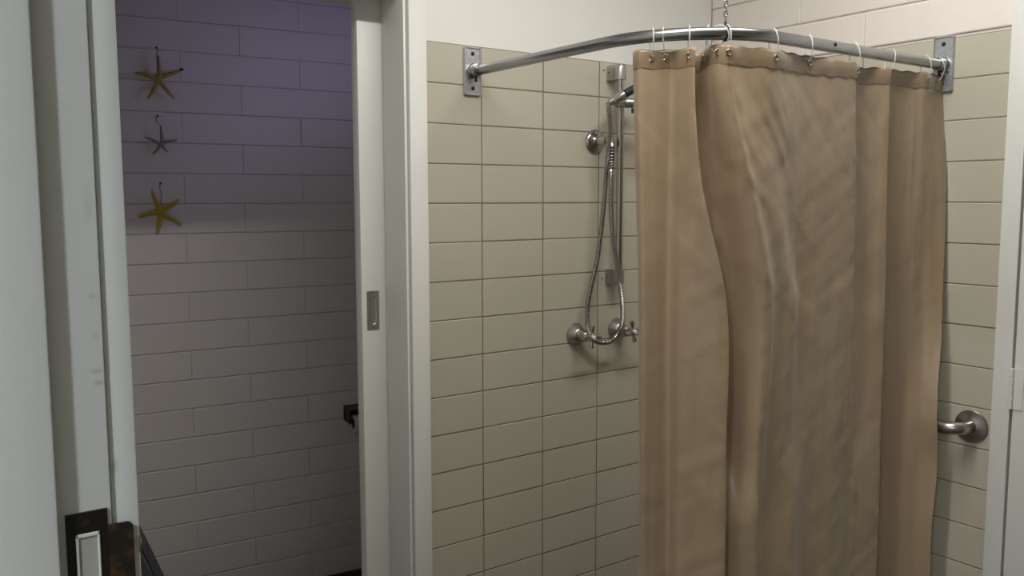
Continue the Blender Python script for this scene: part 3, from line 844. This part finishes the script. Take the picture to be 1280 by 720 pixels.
# ------------------------------------------------------------------ toilet roll holder and roll
hx0_, hz0_ = 1.386, H - .790
def PDD(u, o, z): q = Vector((u, DY(u), z)); return q + an * o
hd = empty('toilet_roll_holder', PDD(1.44, 0, H - .83), 'black hooded toilet roll holder on toilet wall near the sliding door', 'toilet roll holder')
bm = bmesh.new()
def obox(bm, u0, u1, o0, o1, z0, z1):
    vs = [bm.verts.new(PDD(u, o, z)) for u in (u0, u1) for o in (o0, o1) for z in (z0, z1)]
    for f in [(0, 1, 3, 2), (4, 6, 7, 5), (0, 4, 5, 1), (2, 3, 7, 6), (0, 2, 6, 4), (1, 5, 7, 3)]: bm.faces.new([vs[i] for i in f])
obox(bm, 1.375, 1.515, .0005, .012, H - .820, H - .765)
link('back_plate', bm, M['blackplastic'], hd)
bm = bmesh.new(); obox(bm, 1.375, 1.515, .012, .075, H - .776, H - .767); link('hood', bm, M['blackplastic'], hd)
bm = bmesh.new(); obox(bm, 1.378, 1.384, .010, .058, H - .825, H - .776); link('side_arm', bm, M['blackplastic'], hd)
bm = bmesh.new(); obox(bm, 1.506, 1.512, .010, .058, H - .825, H - .776); link('side_arm', bm, M['blackplastic'], hd)
bm = bmesh.new(); tube(bm, [PDD(1.382, .050, H - .815), PDD(1.508, .050, H - .815)], .006, 14); link('spindle', bm, M['blackplastic'], hd, 50)
bm = bmesh.new()
a0, a1 = PDD(1.394, .050, H - .827), PDD(1.498, .050, H - .827); axr = (a1 - a0).normalized(); Lr = (a1 - a0).length
def ringtube(bm, ro, ri, a, axis, L, seg=32):
    u, v = frame_for(axis); R = []
    for r, h in ((ri, 0), (ro, 0), (ro, L), (ri, L)):
        R.append([bm.verts.new(a + axis * h + (u * math.cos(2 * PI * k / seg) + v * math.sin(2 * PI * k / seg)) * r) for k in range(seg)])
    for i in range(4):
        A, B = R[i], R[(i + 1) % 4]
        for k in range(seg): bm.faces.new((A[k], A[(k + 1) % seg], B[(k + 1) % seg], B[k]))
ringtube(bm, .033, .0205, a0, axr, Lr)
rl = empty('toilet_roll', a0, 'nearly used white toilet roll under the black holder', 'toilet roll')
link('paper', bm, M['paper'], rl, 35)
bm = bmesh.new(); ringtube(bm, .0203, .0188, a0, axr, Lr); link('core', bm, M['card'], rl, 35)

# ------------------------------------------------------------------ toilet with its grey seat and lid up
TX, TY = .585, 2.31
tl = empty('toilet', (.60, TY, 0), 'toilet with raised dark grey seat behind the near door frame', 'toilet')
bm = bmesh.new()
def oval(cx_, cy_, z, rx, ry, n=28, back=0):
    P = []
    for k in range(n):
        a = 2 * PI * k / n; x = math.cos(a) * rx; y = math.sin(a) * ry
        if x < -back > 0: x = -back
        P.append((cx_ + x, cy_ + y, z))
    return P
R = []
for cx_, z, rx, ry in ((.76, 0, .20, .11), (.76, .03, .19, .10), (.77, .15, .19, .105), (.79, .28, .22, .15), (.79, .345, .22, .160), (.79, .36, .22, .160), (.79, .362, .19, .13), (.80, .28, .15, .09), (.79, .22, .08, .06)):
    R.append([bm.verts.new(q) for q in oval(cx_, TY, z, rx, ry)])
for A, B in zip(R, R[1:]):
    for k in range(len(A)): bm.faces.new((A[k], A[(k + 1) % len(A)], B[(k + 1) % len(A)], B[k]))
bm.faces.new(R[0][::-1]); bm.faces.new(R[-1]); link('pan', bm, M['ceramic'], tl, 50)
sbox('cistern', (.12, .30, TY - .165, TY + .165, .40, .78), M['ceramic'], tl, .02)
sbox('cistern_lid', (.11, .31, TY - .172, TY + .172, .782, .815), M['ceramic'], tl, .01)
sbox('rear_shroud', (.26, .60, TY - .11, TY + .11, 0, .378), M['ceramic'], tl, .02)
tdir = Vector((-.36, 0, 1)).normalized(); ndir = Vector((1, 0, .36)).normalized(); hinge = Vector((TX - .035, TY, .405))
def seatpts(off, sc=1., l0=0.):
    P = []
    for k in range(32):
        a = 2 * PI * k / 32; l = (.215 + .215 * math.sin(a) * sc); w_ = .185 * math.cos(a) * sc
        w_ = max(-.18, min(.18, w_ * 1.15))
        P.append(hinge + tdir * l + Vector((0, w_, 0)) + ndir * off)
    return P
bm = bmesh.new(); prism(bm, seatpts(-.012), ndir * .016); link('lid', bm, M['seat'], tl, 40)
bm = bmesh.new()
A_ = [bm.verts.new(q) for q in seatpts(.010)]; B_ = [bm.verts.new(q) for q in seatpts(.028)]
C_ = [bm.verts.new(q) for q in seatpts(.028, .66)]; D_ = [bm.verts.new(q) for q in seatpts(.010, .66)]
for X, Y in ((A_, B_), (B_, C_), (C_, D_), (D_, A_)):
    for k in range(32): bm.faces.new((X[k], X[(k + 1) % 32], Y[(k + 1) % 32], Y[k]))
link('seat', bm, M['seat'], tl, 40)

# ------------------------------------------------------------------ lights
def area(name, loc, target, sx, sy, e, col):
    l = bpy.data.lights.new(name, 'AREA'); l.shape = 'RECTANGLE'; l.size = sx; l.size_y = sy; l.energy = e; l.color = col
    o = bpy.data.objects.new(name, l); COL.objects.link(o); o.location = loc
    d = (Vector(target) - Vector(loc)).normalized(); o.rotation_euler = d.to_track_quat('-Z', 'Y').to_euler()
    return o
o = area('batten_lamp', (LX, LY, CEIL - .068), (LX, LY, 0), 1.15, .07, 16.5, (1, .97, .91))
o.rotation_euler = (0, 0, 0)
hl = empty('hall_light', (-.95, -.35, CEIL - .02), 'round ceiling lamp in the hallway behind the near door frame', 'light')
bm = bmesh.new(); lathe(bm, [(.12, -.02), (.12, .02), (.10, .05), (.05, .065), (.0, .07)], (-.95, -.35, CEIL - .02), (0, 0, -1), 28)
link('lamp_shade', bm, M['tube'], hl, 50)
o = area('hall_lamp', (-.95, -.35, CEIL - .095), (-.95, -.35, 0), .10, .10, 21, (.90, .96, 1)); o.rotation_euler = (0, 0, 0)
wl = area('window_daylight', (2.12, 2.575, 2.02), (1.45, 3.0, 1.92), .5, .44, 1.7, (.52, .48, 1)); wl.data.spread = math.radians(82)
w = bpy.data.worlds.new('World'); S.world = w; w.use_nodes = True
w.node_tree.nodes['Background'].inputs['Color'].default_value = (.25, .28, .5, 1)
w.node_tree.nodes['Background'].inputs['Strength'].default_value = .4

# ------------------------------------------------------------------ camera
f, yaw, pitch, roll = 1098.293, .62482, .10044, -.00214
F = Vector((math.sin(yaw) * math.cos(pitch), math.cos(yaw) * math.cos(pitch), -math.sin(pitch)))
Rv = Vector((math.cos(yaw), -math.sin(yaw), 0)); U = Rv.cross(F)
R2 = Rv * math.cos(roll) + U * math.sin(roll); U2 = -Rv * math.sin(roll) + U * math.cos(roll)
cam = bpy.data.cameras.new('camera'); co = bpy.data.objects.new('camera', cam); COL.objects.link(co)
co.matrix_world = Matrix(((R2.x, U2.x, -F.x, 0), (R2.y, U2.y, -F.y, 0), (R2.z, U2.z, -F.z, H), (0, 0, 0, 1)))
cam.sensor_width = 36; cam.lens = f * 36 / 1280; cam.clip_start = .01
S.camera = co
S.view_settings.view_transform = 'Standard'; S.view_settings.look = 'None'
S.view_settings.gamma = 1; S.view_settings.use_curve_mapping = False
S.view_settings.exposure = -0.05
